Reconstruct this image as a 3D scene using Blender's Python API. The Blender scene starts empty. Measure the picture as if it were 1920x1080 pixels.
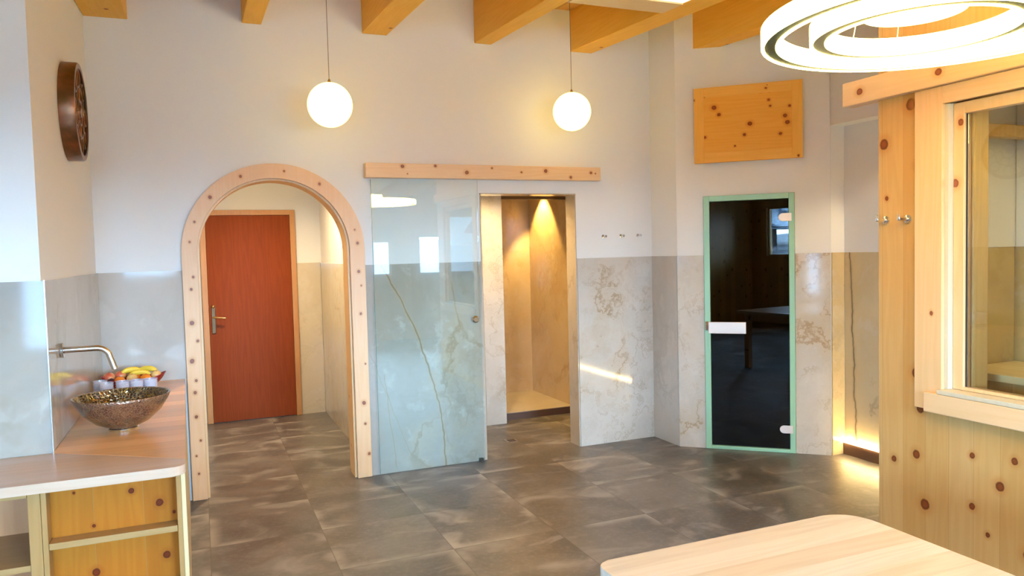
import bpy, bmesh, math, random
from mathutils import Vector, Matrix
random.seed(7)
S = bpy.context.scene
COL = S.collection

# ------------------------------------------------------------------ camera
cam_d = bpy.data.cameras.new('camera'); cam = bpy.data.objects.new('camera', cam_d); COL.objects.link(cam)
_p = (math.radians(2.847), math.radians(-1.452), math.radians(22.54))
_cp, _sp, _cr, _sr, _cy, _sy = (math.cos(_p[0]), math.sin(_p[0]), math.cos(_p[1]), math.sin(_p[1]), math.cos(_p[2]), math.sin(_p[2]))
_F = Vector((_sy*_cp, _cy*_cp, -_sp)); _r0 = Vector((_cy, -_sy, 0)); _u0 = _r0.cross(_F)
_r = _cr*_r0 + _sr*_u0; _u = -_sr*_r0 + _cr*_u0
M = Matrix((( _r.x, _u.x, -_F.x, 0), (_r.y, _u.y, -_F.y, 0), (_r.z, _u.z, -_F.z, 1.6), (0, 0, 0, 1)))
cam.matrix_world = M
cam_d.sensor_width = 36; cam_d.lens = 1408.79/1920*36; cam_d.clip_start = .05
S.camera = cam

# ------------------------------------------------------------------ view, world, daylight
S.view_settings.view_transform = 'Standard'; S.view_settings.look = 'None'
S.view_settings.gamma = 1; S.view_settings.use_curve_mapping = False
S.view_settings.exposure = 0.3
S.cycles.transparent_max_bounces = 48
W = bpy.data.worlds.new('sky'); S.world = W; W.use_nodes = True
W.node_tree.nodes['Background'].inputs[0].default_value = (.36, .64, 1.0, 1)
W.node_tree.nodes['Background'].inputs[1].default_value = 132.0
WARM = (1.0, .74, .38)
LEDC = (1.0, .86, .58)

def portal(x0, x1, z0, z1, y):
    l = bpy.data.lights.new('window_portal', 'AREA'); l.shape = 'RECTANGLE'; l.size = x1-x0; l.size_y = z1-z0
    l.cycles.is_portal = True
    o = bpy.data.objects.new('window_portal', l); COL.objects.link(o)
    o.location = ((x0+x1)/2, y, (z0+z1)/2); o.rotation_euler = (math.radians(90), 0, math.radians(180)); o['kind'] = 'helper'
    o.rotation_euler = Vector((0, -1, 0)).to_track_quat('Z', 'Y').to_euler()
# openings in the wall behind the camera (X range, Z range)
WINS = [(-2.80, -2.10, 1.36, 2.34), (-1.92, -1.56, .58, 1.50), (-1.22, -.36, 1.33, 2.40), (1.15, 2.70, 1.20, 2.30),  # fourth opening is added to throw more daylight on the left wall
        (2.93, 3.27, 1.20, 1.84), (3.80, 4.27, 1.20, 1.92)]
YB = -3.0
for a in WINS: portal(a[0], a[1], a[2], a[3], YB-.14)
SIDE = (-1.60, -.10, 1.15, 2.15)        # window added for fill daylight in the far left wall (Y range, Z range)
_l = bpy.data.lights.new('window_portal', 'AREA'); _l.shape = 'RECTANGLE'; _l.size = SIDE[3]-SIDE[2]; _l.size_y = SIDE[1]-SIDE[0]; _l.cycles.is_portal = True
_o = bpy.data.objects.new('window_portal', _l); COL.objects.link(_o); _o.location = (-3.34, (SIDE[0]+SIDE[1])/2, (SIDE[2]+SIDE[3])/2); _o['kind'] = 'helper'
_o.rotation_euler = (0, math.radians(-90), 0)

def spot(name, loc, energy, color, size=math.radians(90), blend=.5, rad=.04, to=(0, 0, -1)):
    l = bpy.data.lights.new(name, 'SPOT'); l.energy = energy; l.color = color; l.spot_size = size; l.spot_blend = blend; l.shadow_soft_size = rad
    o = bpy.data.objects.new(name, l); COL.objects.link(o); o.location = loc
    o.rotation_euler = Vector(to).to_track_quat('-Z', 'Y').to_euler(); return o

# ------------------------------------------------------------------ node helper
class NT:
    def __init__(s, name):
        s.m = bpy.data.materials.new(name); s.m.use_nodes = True; s.t = s.m.node_tree
        s.t.nodes.clear(); s.out = s.n('ShaderNodeOutputMaterial')
    def n(s, k, **kw):
        a = s.t.nodes.new(k)
        for q, v in kw.items(): setattr(a, q, v)
        return a
    def put(s, sock, v):
        if isinstance(v, bpy.types.NodeSocket): s.t.links.new(v, sock)
        elif v is not None:
            if hasattr(sock, 'default_value'):
                try: sock.default_value = v
                except Exception: sock.default_value = (*v, 1)
    def ma(s, op, a, b=None, c=None, clamp=False):
        k = s.n('ShaderNodeMath', operation=op); k.use_clamp = clamp
        s.put(k.inputs[0], a); s.put(k.inputs[1], b); s.put(k.inputs[2], c); return k.outputs[0]
    def vm(s, op, a, b=None):
        k = s.n('ShaderNodeVectorMath', operation=op); s.put(k.inputs[0], a)
        if b is not None:
            if op == 'SCALE': s.put(k.inputs[3], b)
            else: s.put(k.inputs[1], b)
        return k.outputs[0]
    def sep(s, v):
        k = s.n('ShaderNodeSeparateXYZ'); s.put(k.inputs[0], v); return k.outputs
    def comb(s, x, y, z=0.0):
        k = s.n('ShaderNodeCombineXYZ'); s.put(k.inputs[0], x); s.put(k.inputs[1], y); s.put(k.inputs[2], z); return k.outputs[0]
    def noise(s, v, scale, detail=4, rough=.5, dist=0, out=0):
        k = s.n('ShaderNodeTexNoise'); s.put(k.inputs['Vector'], v); s.put(k.inputs['Scale'], scale)
        k.inputs['Detail'].default_value = detail; k.inputs['Roughness'].default_value = rough; k.inputs['Distortion'].default_value = dist
        return k.outputs[out]
    def white(s, v, dim='1D'):
        k = s.n('ShaderNodeTexWhiteNoise', noise_dimensions=dim)
        s.put(k.inputs['W' if dim == '1D' else 'Vector'], v); return k.outputs[0]
    def ss(s, v, a, b, x=0., y=1.):
        k = s.n('ShaderNodeMapRange', interpolation_type='SMOOTHSTEP'); s.put(k.inputs[0], v)
        for i, q in enumerate((a, b, x, y)): s.put(k.inputs[1+i], q)
        return k.outputs[0]
    def mix(s, f, a, b, bt='MIX'):
        k = s.n('ShaderNodeMix', data_type='RGBA', blend_type=bt); s.put(k.inputs[0], f)
        for i, q in ((6, a), (7, b)):
            s.put(k.inputs[i], q if isinstance(q, bpy.types.NodeSocket) else (*q[:3], 1))
        return k.outputs[2]
    def bsdf(s, col, rough=.5, metal=0., bump=None, bstr=.2, bdist=.01, spec=None, **kw):
        b = s.n('ShaderNodeBsdfPrincipled')
        s.put(b.inputs['Base Color'], col if isinstance(col, bpy.types.NodeSocket) else (*col[:3], 1))
        s.put(b.inputs['Roughness'], rough); s.put(b.inputs['Metallic'], metal)
        if spec is not None: b.inputs['Specular IOR Level'].default_value = spec
        for q, v in kw.items(): s.put(b.inputs[q.replace('_', ' ')], v)
        if bump is not None:
            k = s.n('ShaderNodeBump'); k.inputs['Strength'].default_value = bstr; k.inputs['Distance'].default_value = bdist
            s.put(k.inputs['Height'], bump); s.t.links.new(k.outputs[0], b.inputs['Normal'])
        s.t.links.new(b.outputs[0], s.out.inputs[0]); return s.m
AX = {'x': 0, 'y': 1, 'z': 2}

def pine(name, base=(.80, .55, .27), dark=(.66, .40, .16), grain='z', cross='x', board=None, rand=.0, knots=(), rough=.38, seed=0., seam=True, kscale=5.0, tint=.22, kr=.13, spec=None, swap=False):
    s = NT(name); tc = s.n('ShaderNodeTexCoord').outputs['Object']; q = s.sep(tc)
    g, c = q[AX[grain]], q[AX[cross]]; third = q[3-AX[grain]-AX[cross]]
    if board:
        cell = s.ma('FLOOR', s.ma('DIVIDE', s.ma('ADD', c, seed*.37), board)); wn = s.white(s.ma('ADD', cell, seed)); wn2 = s.white(s.ma('ADD', cell, seed+31.7))
        gg = s.ma('MULTIPLY_ADD', wn, 7.3, g)
    else: wn = .5; wn2 = .5; gg = s.ma('ADD', g, seed)
    vec = s.comb(c, s.ma('MULTIPLY', gg, .07), third)
    low = s.noise(vec, 9, 3); fib = s.noise(s.comb(c, s.ma('MULTIPLY', gg, .025), third), 160, 3, .6)
    ring = s.ma('SINE', s.ma('MULTIPLY_ADD', low, 55., s.ma('MULTIPLY', c, 90.)))
    f = s.ma('ADD', s.ma('MULTIPLY_ADD', ring, .16, .22), s.ma('MULTIPLY', fib, .35), clamp=True)
    col = s.mix(f, base, dark)
    if board:
        br = s.ma('MULTIPLY_ADD', wn, tint*1.2, 1-tint*.7)
        col = s.mix(1., col, s.comb(br, s.ma('MULTIPLY', br, s.ma('MULTIPLY_ADD', wn2, -.10, 1.04)), s.ma('MULTIPLY', br, s.ma('MULTIPLY_ADD', wn2, -.30, 1.12))), 'MULTIPLY')
        if seam:
            fr = s.ma('FRACT', s.ma('DIVIDE', s.ma('ADD', c, seed*.37), board))
            ln = s.ma('LESS_THAN', s.ma('MULTIPLY', s.ma('MINIMUM', fr, s.ma('SUBTRACT', 1., fr)), board), .0012)
            col = s.mix(s.ma('MULTIPLY', ln, .55), col, (.30, .15, .05))
    def blend(col, d, r):            # d distance, r radius (sockets or floats)
        halo = s.ss(d, s.ma('MULTIPLY', r, 1.0), s.ma('MULTIPLY', r, 2.4), .55, 0.)
        core = s.ss(d, s.ma('MULTIPLY', r, .75), s.ma('MULTIPLY', r, 1.05), 1., 0.)
        inn = s.ss(d, s.ma('MULTIPLY', r, .35), s.ma('MULTIPLY', r, .75), 1., 0.)
        k = lambda m: tuple(base[i]*m[i] for i in range(3))
        col = s.mix(halo, col, k((.76, .55, .36))); col = s.mix(core, col, k((.24, .10, .07))); return s.mix(inn, col, k((.36, .15, .10)))
    wob = s.ma('MULTIPLY', s.ma('SUBTRACT', s.noise(tc, 40, 2), .5), .012)
    if rand > 0:
        k = s.n('ShaderNodeTexVoronoi', voronoi_dimensions='2D'); s.put(k.inputs['Vector'], s.comb(s.ma('ADD', c, seed), s.ma('MULTIPLY', gg, .8))); k.inputs['Scale'].default_value = kscale
        cs = s.sep(k.outputs['Color']); r = s.ma('MULTIPLY', s.ma('MULTIPLY_ADD', cs[0], kr*.8, kr*.3), s.ma('LESS_THAN', cs[1], rand))
        d = s.ma('ADD', k.outputs['Distance'], s.ma('MULTIPLY', wob, kscale))
        col = s.mix(s.ma('LESS_THAN', cs[1], rand), col, blend(col, d, s.ma('MAXIMUM', r, .001)))
    for kn in knots:       # one knot: cross position, grain position, diameter
        kc, kg, kd = kn if not swap else (kn[1], kn[0], kn[2])
        if kd > 0:
            d = s.ma('SQRT', s.ma('ADD', s.ma('POWER', s.ma('SUBTRACT', c, kc), 2.), s.ma('POWER', s.ma('MULTIPLY', s.ma('SUBTRACT', g, kg), .9), 2.)))
            col = blend(col, s.ma('ADD', d, s.ma('MULTIPLY', wob, .5)), kd/2)
    return s.bsdf(col, rough, bump=fib, bstr=.06, bdist=.002, spec=spec)

def onyx(name, base=(.43, .39, .34), base2=(.35, .31, .26), vein=(.23, .17, .10), amt=.7, veins=(), rough=.07, seed=0., scale=1.):
    s = NT(name); geo = s.n('ShaderNodeNewGeometry'); pos = geo.outputs['Position']; rnd = geo.outputs['Random Per Island']
    q = s.sep(pos)
    p = s.vm('ADD', pos, s.comb(s.ma('MULTIPLY_ADD', rnd, 17., seed), s.ma('MULTIPLY', rnd, 9.), s.ma('MULTIPLY', rnd, 23.)))
    w = s.vm('SCALE', s.vm('SUBTRACT', s.noise(p, 1.6*scale, 5, .6, 0, 1), (.5, .5, .5)), .9)
    pw = s.vm('ADD', s.vm('MULTIPLY', p, (1, 1, .55)), w)
    cloud = s.noise(pw, 1.5*scale, 5, .55); c2 = s.noise(pw, 6*scale, 4)
    col = s.mix(s.ss(cloud, .35, .68), base, base2)
    col = s.mix(s.ma('MULTIPLY', s.ss(c2, .55, .75), .35), col, (.70, .66, .60))
    mask = s.ss(s.noise(p, 1.1*scale, 2), .42, .62)
    n1 = s.noise(pw, .95*scale, 5, .55); d1 = s.ma('ABSOLUTE', s.ma('SUBTRACT', n1, .5))
    v1 = s.ma('MULTIPLY', s.ss(d1, 0., .022, .75, 0.), mask); halo = s.ma('MULTIPLY', s.ss(d1, 0., .10, 1., 0.), s.ma('MULTIPLY', mask, .55))
    n2 = s.noise(s.vm('ADD', pw, (5, 3, 1)), 2.2*scale, 5, .55); d2 = s.ma('ABSOLUTE', s.ma('SUBTRACT', n2, .5))
    v2 = s.ma('MULTIPLY', s.ss(d2, 0., .035, 1., 0.), s.ma('MULTIPLY', s.ss(n1, .48, .60), .38))
    col = s.mix(s.ma('MULTIPLY', halo, amt), col, (.52, .40, .25)); col = s.mix(s.ma('MULTIPLY', v1, amt), col, vein); col = s.mix(s.ma('MULTIPLY', v2, amt), col, vein)
    wb = s.ma('MULTIPLY', s.ma('SUBTRACT', s.noise(pos, 7, 4), .5), .05)
    for (axis, a, b, c, z0, z1, wd, st) in veins:      # long single veins: u = a + b z + c z^2 between z0 and z1
        z = q[2]; u = s.ma('ADD', q[AX[axis]], wb)
        d = s.ma('ABSOLUTE', s.ma('SUBTRACT', u, s.ma('ADD', a, s.ma('ADD', s.ma('MULTIPLY', z, b), s.ma('MULTIPLY', s.ma('MULTIPLY', z, z), c)))))
        on = s.ma('MULTIPLY', s.ss(z, z0, z0+.05), s.ss(z, z1-.05, z1, 1., 0.))
        col = s.mix(s.ma('MULTIPLY', s.ma('MULTIPLY', s.ss(d, wd*.3, wd*3, .5, 0.), on), st), col, (.46, .34, .2))
        col = s.mix(s.ma('MULTIPLY', s.ma('MULTIPLY', s.ss(d, wd*.3, wd, 1., 0.), on), st), col, vein)
    return s.bsdf(col, rough, spec=.6)

def flat(name, col, rough=.5, metal=0., **kw):
    s = NT(name); return s.bsdf(col, rough, metal, **kw)
def emit(name, col, st):
    s = NT(name); e = s.n('ShaderNodeEmission'); e.inputs[0].default_value = (*col, 1); e.inputs[1].default_value = st
    s.t.links.new(e.outputs[0], s.out.inputs[0]); return s.m
def pane(name, tint, ior=1.5, gcol=(1, 1, 1), rough=0.):
    s = NT(name); t = s.n('ShaderNodeBsdfTransparent'); t.inputs[0].default_value = (*tint, 1)
    g = s.n('ShaderNodeBsdfGlossy'); g.inputs[0].default_value = (*gcol, 1); g.inputs['Roughness'].default_value = rough
    f = s.n('ShaderNodeFresnel'); f.inputs[0].default_value = ior; x = s.n('ShaderNodeMixShader')
    s.t.links.new(f.outputs[0], x.inputs[0]); s.t.links.new(t.outputs[0], x.inputs[1]); s.t.links.new(g.outputs[0], x.inputs[2])
    s.t.links.new(x.outputs[0], s.out.inputs[0]); return s.m

# ------------------------------------------------------------------ materials
def mk_plaster():
    s = NT('plaster'); p = s.n('ShaderNodeNewGeometry').outputs['Position']; n = s.noise(p, 60, 4); l = s.noise(p, .8, 2)
    return s.bsdf(s.mix(l, (.80, .785, .76), (.77, .755, .73)), .85, bump=n, bstr=.08, bdist=.004)
PLASTER = mk_plaster()
def mk_floor():
    s = NT('concrete_tile'); p = s.n('ShaderNodeNewGeometry').outputs['Position']; q = s.sep(p)
    u = s.ma('DIVIDE', s.ma('SUBTRACT', q[0], .597), .606); v = s.ma('DIVIDE', s.ma('SUBTRACT', q[1], 5.034), .612)
    cx, cyy = s.ma('FLOOR', u), s.ma('FLOOR', v); fu, fv = s.ma('FRACT', u), s.ma('FRACT', v)
    wn = s.white(s.comb(cx, cyy), '2D'); wn2 = s.white(s.comb(cyy, s.ma('ADD', cx, 7.)), '2D')
    pp = s.vm('ADD', p, s.comb(s.ma('MULTIPLY', wn, 13.), s.ma('MULTIPLY', wn2, 11.), wn))
    c1 = s.noise(pp, 1.7, 6, .6, .4); c2 = s.noise(s.vm('MULTIPLY', pp, (1., 1.6, 1)), 2.6, 3, .5, .8); c3 = s.noise(pp, 35, 4, .6)
    col = s.mix(s.ss(c1, .35, .65), (.086, .075, .070), (.150, .134, .125))
    col = s.mix(s.ma('MULTIPLY', s.ss(c2, .52, .74), .65), col, (.34, .31, .29))
    col = s.mix(s.ma('MULTIPLY', s.ss(c2, .30, .46, 1., 0.), .45), col, (.075, .062, .052))
    col = s.mix(s.ma('MULTIPLY', s.ss(c3, .45, .75), .22), col, (.30, .27, .24))
    br = s.ma('MULTIPLY_ADD', wn2, .3, .85); col = s.mix(1., col, s.comb(br, br, br), 'MULTIPLY')
    e1 = s.ma('MINIMUM', fu, s.ma('SUBTRACT', 1., fu)); e2 = s.ma('MINIMUM', fv, s.ma('SUBTRACT', 1., fv)); e = s.ma('MINIMUM', e1, e2)
    # pale worn rims along some tile edges
    rim = s.ma('MULTIPLY', s.ss(e, .0, .13, 1., 0.), s.ma('MULTIPLY', s.ss(s.noise(pp, 2.3, 3), .50, .64), .55))
    col = s.mix(rim, col, (.42, .38, .34))
    gr = s.ma('LESS_THAN', e, .0035); col = s.mix(s.ma('MULTIPLY', gr, .8), col, (.085, .072, .06))
    return s.bsdf(col, s.ma('MULTIPLY_ADD', c2, .25, .24), bump=s.ma('SUBTRACT', c3, s.ma('MULTIPLY', gr, 1.)), bstr=.12, bdist=.003)
FLOOR = mk_floor()
def mk_shfloor():
    s = NT('shower_stone'); p = s.n('ShaderNodeNewGeometry').outputs['Position']; c = s.noise(p, 3, 5, .6, .5)
    return s.bsdf(s.mix(c, (.36, .30, .23), (.55, .48, .39)), .35)
SHFLOOR = mk_shfloor()
ONYX = onyx('onyx_tile', veins=[('x', 1.652, -.01, -.188, -.1, 1.6, .009, .85), ('x', 1.42, -.35, .0, .1, .9, .004, .3), ('x', 2.0, -.2, .0, 1.0, 1.4, .006, .4), ('x', 1.28, -.14, .06, .0, .75, .005, .35)])
ONYX_VEIN = onyx('onyx_tile_warm', base=(.66, .52, .30), base2=(.58, .43, .22), amt=.6, veins=[('y', 4.138, .034, 0., -.1, 1.6, .010, 1.)], seed=3.)
ONYX_DARK = onyx('onyx_tile_shower', base=(.66, .52, .34), base2=(.55, .38, .19), vein=(.36, .22, .10), amt=.55, seed=9., scale=.8)
ONYX_SOFT = onyx('onyx_tile_soft', base=(.54, .49, .435), base2=(.46, .405, .345), amt=.45, seed=20., scale=.8)
ONYX_BUSY = onyx('onyx_tile_busy', base=(.60, .55, .485), base2=(.50, .45, .38), vein=(.33, .22, .12), amt=.9, seed=41., scale=1.5)
BEAMW = pine('beam_wood', spec=.15, base=(.90, .50, .08), dark=(.80, .39, .035), grain='y', cross='x', rand=.35, kscale=4, kr=.06, rough=.55)
PLANKW = pine('ceiling_plank', base=(.76, .42, .09), dark=(.66, .32, .05), grain='y', cross='x', board=.14, rand=.3, kscale=4, kr=.08, rough=.55)
TABLEW = pine('table_beech', base=(.60, .50, .38), dark=(.50, .39, .28), grain='x', cross='y', board=.09, seam=False, rough=.22, tint=.10, seed=2.)
WORKA = pine('worktop_wood', base=(.88, .50, .23), dark=(.76, .38, .14), grain='x', cross='y', board=.11, seam=False, rough=.28, spec=.3, tint=.28, seed=5.)
WORKB = pine('worktop_front_wood', base=(.62, .44, .32), dark=(.53, .34, .22), grain='x', cross='y', board=.08, seam=False, rough=.3, spec=.35, tint=.14, seed=8.)
CABW = pine('cabinet_pine', base=(.38, .125, .008), dark=(.31, .085, .004), grain='z', cross='x', board=.17, spec=.15, rough=.6, tint=.45, seed=3.4,
            knots=[(-.47, .735, .010), (-.278, .715, .022), (-.182, .655, .030), (-.132, .61, .014), (-.41, .60, .014), (-.165, .445, .03), (-.41, .42, .03), (-.30, .35, .02), (-.57, .735, .02), (-.24, .20, .03)])
CABW_TRIM = pine('cabinet_trim_pine', spec=.2, base=(.40, .23, .09), dark=(.33, .17, .05), grain='x', cross='z', rand=.25, kscale=7, kr=.10, rough=.4)
CABW_V = pine('cabinet_stile_pine', spec=.2, base=(.40, .22, .08), dark=(.33, .16, .045), grain='z', cross='x', rand=.3, kscale=7, kr=.09, rough=.4)
TRIMX = [(.07, .036), (.36, .030), (.66, .046), (.90, .038), (1.13, .028), (1.33, .050), (1.56, .050), (1.86, .04)]
RAILW = pine('rail_board_pine', swap=True, base=(.84, .58, .34), dark=(.76, .46, .24), grain='x', cross='z', rough=.4,
             knots=[(.265, .082, .026), (.51, .090, .020), (.75, .045, .030), (.95, .082, .016), (1.19, .055, .016), (1.395, .068, .030), (1.61, .022, .022), (1.79, .060, .022), (1.83, .055, .012), (.30, .03, .010)])
def polar_knots(lst, cx=.492, cz=1.633, R=.549):   # degrees on the arch
    return [(cx+R*math.cos(math.radians(a)), cz+R*math.sin(math.radians(a)), d) for a, d in lst]
ARCHW = pine('arch_pine', base=(.80, .50, .27), dark=(.74, .42, .20), grain='z', cross='x', rough=.42, kscale=6,
             knots=polar_knots([(113, .02), (83, .014), (57, .02), (138, .024), (158, .016), (172, .016), (15, .014), (5, .022)]) +
             [(1.04, 1.48, .022), (1.055, 1.38, .012), (1.045, 1.18, .018), (1.065, .82, .012), (1.045, .54, .028), (1.05, .39, .018), (1.07, .17, .022),
              (-.04, 1.48, .016), (-.055, 1.40, .018), (-.06, 1.18, .03), (-.03, 1.06, .018), (-.07, .93, .03), (-.05, .80, .02), (-.06, .72, .022), (-.06, .56, .022), (-.04, .40, .016), (-.07, .30, .014), (-.06, .18, .016)])
PANELW = pine('panel_pine', swap=True, base=(.88, .43, .07), dark=(.80, .34, .035), grain='x', cross='z', rough=.55, spec=.15,
              knots=[(-.24, .13, .036), (-.205, .075, .026), (.16, .225, .022), (.10, .22, .018), (.155, .155, .02), (.165, .11, .018), (-.09, .235, .03), (.02, -.01, .034), (-.02, -.09, .024), (.27, .03, .03), (.285, -.02, .034), (.235, -.10, .024), (-.09, -.17, .014), (-.31, -.09, .022), (.33, .26, .014), (.30, .10, .02), (-.36, .20, .012)])
CLADK = [(2.615, 2.055, .05), (2.43, 1.94, .038), (2.405, 1.475, .03), (2.395, 1.255, .045), (2.385, .00, .02), (2.44, .995, .050), (2.42, .835, .04), (2.44, .62, .04), (2.47, 2.215, .055), (2.43, 2.215, .055),
         (2.56, .57, .03), (2.395, .40, .05), (2.05, .58, .04), (2.17, .68, .026), (1.99, .70, .03), (2.17, .46, .03), (1.93, .33, .05), (2.10, .36, .022), (2.60, 1.8, .02), (2.12, .20, .04), (2.45, .2, .04)]
CLADW = pine('cladding_pine', base=(.54, .315, .115), dark=(.46, .245, .075), grain='z', cross='y', spec=.3, board=.115, rough=.38, seed=1.3, tint=.22, knots=CLADK)
CASEW = pine('window_casing_pine', base=(.70, .45, .23), dark=(.62, .37, .16), grain='z', cross='y', rough=.36, rand=.45, kscale=6, kr=.12, seed=4.)
CASEH = pine('sill_pine', base=(.70, .47, .26), dark=(.64, .40, .20), grain='y', cross='z', rough=.36, rand=.4, kscale=5, kr=.10, seed=6.)
HEADW = pine('header_pine', swap=True, base=(.72, .49, .29), dark=(.66, .42, .22), grain='y', cross='z', rough=.38, knots=[(2.30, 2.318, .034), (2.715, 2.318, .034), (2.02, 2.34, .02)])
CASEP = pine('reveal_pine', base=(.56, .49, .36), dark=(.50, .42, .28), grain='z', cross='x', rough=.36)
INNERW = pine('sauna_inner_pine', base=(.72, .50, .20), dark=(.60, .38, .12), grain='z', cross='y', rough=.45, board=.12, seed=9., rand=.3, kscale=5)
VENEER = pine('door_veneer', base=(.24, .045, .006), dark=(.17, .028, .003), grain='z', cross='x', rough=.5, spec=.12, seed=2.)
VENEER_F = pine('door_frame_veneer', base=(.50, .25, .08), dark=(.40, .17, .05), grain='z', cross='x', rough=.35)
STEEL = flat('brushed_steel', (.62, .60, .58), .25, 1.); CHROME = flat('chrome', (.8, .8, .82), .08, 1.); BRASS = flat('brass', (.75, .52, .22), .2, 1.)
DARKM = flat('dark_metal', (.06, .05, .04), .4, .6); SATIN = flat('satin_aluminium', (.72, .62, .56), .35, .3)
GREEN = flat('green_powder_coat', (.30, .56, .38), .35)
GSLIDE = pane('sliding_glass', (.965, .98, .965), 1.55); GWIN = pane('window_glass', (.975, .98, .96)); GDARK = pane('dark_glass', (.045, .038, .028), 1.45)
GEDGE = flat('glass_edge_green', (.12, .28, .22), .1)
DARKROOM = flat('sauna_dark_lining', (.05, .03, .02), .8); BLACK = flat('black_seal', (.02, .02, .02), .5)

# ------------------------------------------------------------------ mesh helpers
class MB:
    def __init__(s): s.b = bmesh.new()
    def box(s, x0, x1, y0, y1, z0, z1, bev=0., shear=0.):
        """shear: z slope along y (relative to y = 0)"""
        v = [s.b.verts.new((x, y, z + shear*y)) for x in (x0, x1) for y in (y0, y1) for z in (z0, z1)]
        f = [s.b.faces.new([v[i] for i in q]) for q in ((0, 1, 3, 2), (4, 6, 7, 5), (0, 4, 5, 1), (2, 3, 7, 6), (0, 2, 6, 4), (1, 5, 7, 3))]
        if bev:
            es = list({e for q in f for e in q.edges}); bmesh.ops.bevel(s.b, geom=es, offset=bev, segments=2, affect='EDGES', profile=.5)
        return s
    def prism(s, pts, off, bev=0.):
        """pts: 3-D outline, off: extrusion vector"""
        off = Vector(off); a = [s.b.verts.new(p) for p in pts]; c = [s.b.verts.new(Vector(p)+off) for p in pts]
        n = len(pts); fs = [s.b.faces.new(a), s.b.faces.new(c[::-1])] + [s.b.faces.new([a[i], c[i], c[(i+1) % n], a[(i+1) % n]]) for i in range(n)]
        if bev:
            es = set(fs[0].edges) | set(fs[1].edges); bmesh.ops.bevel(s.b, geom=list(es), offset=bev, segments=3, affect='EDGES', profile=.5)
        return s
    def tube(s, pts, r, seg=12, cap=True):
        pts = [Vector(p) for p in pts]; rs = r if isinstance(r, (list, tuple)) else [r]*len(pts); rings = []
        up = None
        for i, p in enumerate(pts):
            d = (pts[min(i+1, len(pts)-1)]-pts[max(i-1, 0)]).normalized()
            if up is None: up = Vector((0, 0, 1)) if abs(d.z) < .9 else Vector((1, 0, 0))
            x = d.cross(up).normalized(); up = x.cross(d).normalized()
            rings.append([s.b.verts.new(p + (x*math.cos(2*math.pi*k/seg)+up*math.sin(2*math.pi*k/seg))*rs[i]) for k in range(seg)])
        for a, c in zip(rings, rings[1:]):
            for k in range(seg): s.b.faces.new([a[k], a[(k+1) % seg], c[(k+1) % seg], c[k]])
        if cap: s.b.faces.new(rings[0][::-1]); s.b.faces.new(rings[-1])
        return s
    def lathe(s, prof, seg=48, c=(0, 0, 0), axis='z'):
        rings = []
        def P(r, h, k):
            a = 2*math.pi*k/seg; u, v = r*math.cos(a), r*math.sin(a)
            return {'z': (c[0]+u, c[1]+v, c[2]+h), 'x': (c[0]+h, c[1]+u, c[2]+v), 'y': (c[0]+v, c[1]+h, c[2]+u)}[axis]
        for (r, h) in prof:
            rings.append([s.b.verts.new(P(0, h, 0))] if r < 1e-6 else [s.b.verts.new(P(r, h, k)) for k in range(seg)])
        for a, d in zip(rings, rings[1:]):
            for k in range(seg):
                q = [a[k % len(a)], a[(k+1) % len(a)], d[(k+1) % len(d)], d[k % len(d)]]; q2 = []
                for v in q:
                    if v not in q2: q2.append(v)
                if len(q2) > 2: s.b.faces.new(q2)
        return s
    def sphere(s, c, r, sx=1, sy=1, sz=1, seg=24):
        m = Matrix.Translation(c) @ Matrix.Diagonal((r*sx, r*sy, r*sz, 1)); bmesh.ops.create_uvsphere(s.b, u_segments=seg, v_segments=seg//2, radius=1, matrix=m); return s
    def build(s, name, mat, parent=None, smooth=False, loc=None, rotz=None, kind=None, sharp=35):
        bmesh.ops.recalc_face_normals(s.b, faces=s.b.faces)
        me = bpy.data.meshes.new(name); s.b.to_mesh(me); s.b.free(); me.materials.append(mat)
        if smooth:
            me.polygons.foreach_set('use_smooth', [True]*len(me.polygons)); me.set_sharp_from_angle(angle=math.radians(sharp))
        o = bpy.data.objects.new(name, me); COL.objects.link(o)
        if parent: o.parent = parent
        if loc: o.location = loc
        if rotz is not None: o.rotation_euler = (0, 0, rotz)
        if kind: o['kind'] = kind
        return o
def tag(o, label, cat=None, group=None):
    o['label'] = label
    if cat: o['category'] = cat
    if group: o['group'] = group
    return o
def thing(name, label, cat, loc=(0, 0, 0), rotz=0, group=None):
    o = bpy.data.objects.new(name, None); COL.objects.link(o); o.location = loc; o.rotation_euler = (0, 0, rotz); o.empty_display_size = .05
    return tag(o, label, cat, group)
def structure(name, label, loc=(0, 0, 0), rotz=0):
    o = bpy.data.objects.new(name, None); COL.objects.link(o); o.location = loc; o.rotation_euler = (0, 0, rotz); o['kind'] = 'structure'; o['label'] = label; return o
def dup(root, loc, label=None, rotz=None):
    r = root.copy(); COL.objects.link(r); r.location = loc
    if rotz is not None: r.rotation_euler = (r.rotation_euler[0], r.rotation_euler[1], rotz)
    if label: r['label'] = label
    for ch in list(root.children):
        c = ch.copy(); COL.objects.link(c); c.parent = r
        for g in ch.children:
            d = g.copy(); COL.objects.link(d); d.parent = c
    return r
def arc(cx, cz, R, a0, a1, n, y=0):
    return [(cx+R*math.cos(a0+(a1-a0)*i/n), y, cz+R*math.sin(a0+(a1-a0)*i/n)) for i in range(n+1)]

# ------------------------------------------------------------------ room shell
YW = 5.36; TH = .16; SL = .0593
XL = -3.2; XR = 4.475; ZT = 3.9
PI = math.pi
def st(name, mb, mat, label, **k):
    o = mb.build(name, mat, kind='structure', **k); o['label'] = label; return o
st('floor', MB().box(XL-.1, 6.2, YB-.1, 8.0, -.08, 0), FLOOR, 'grey brown concrete-look floor of large square tiles')
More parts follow.
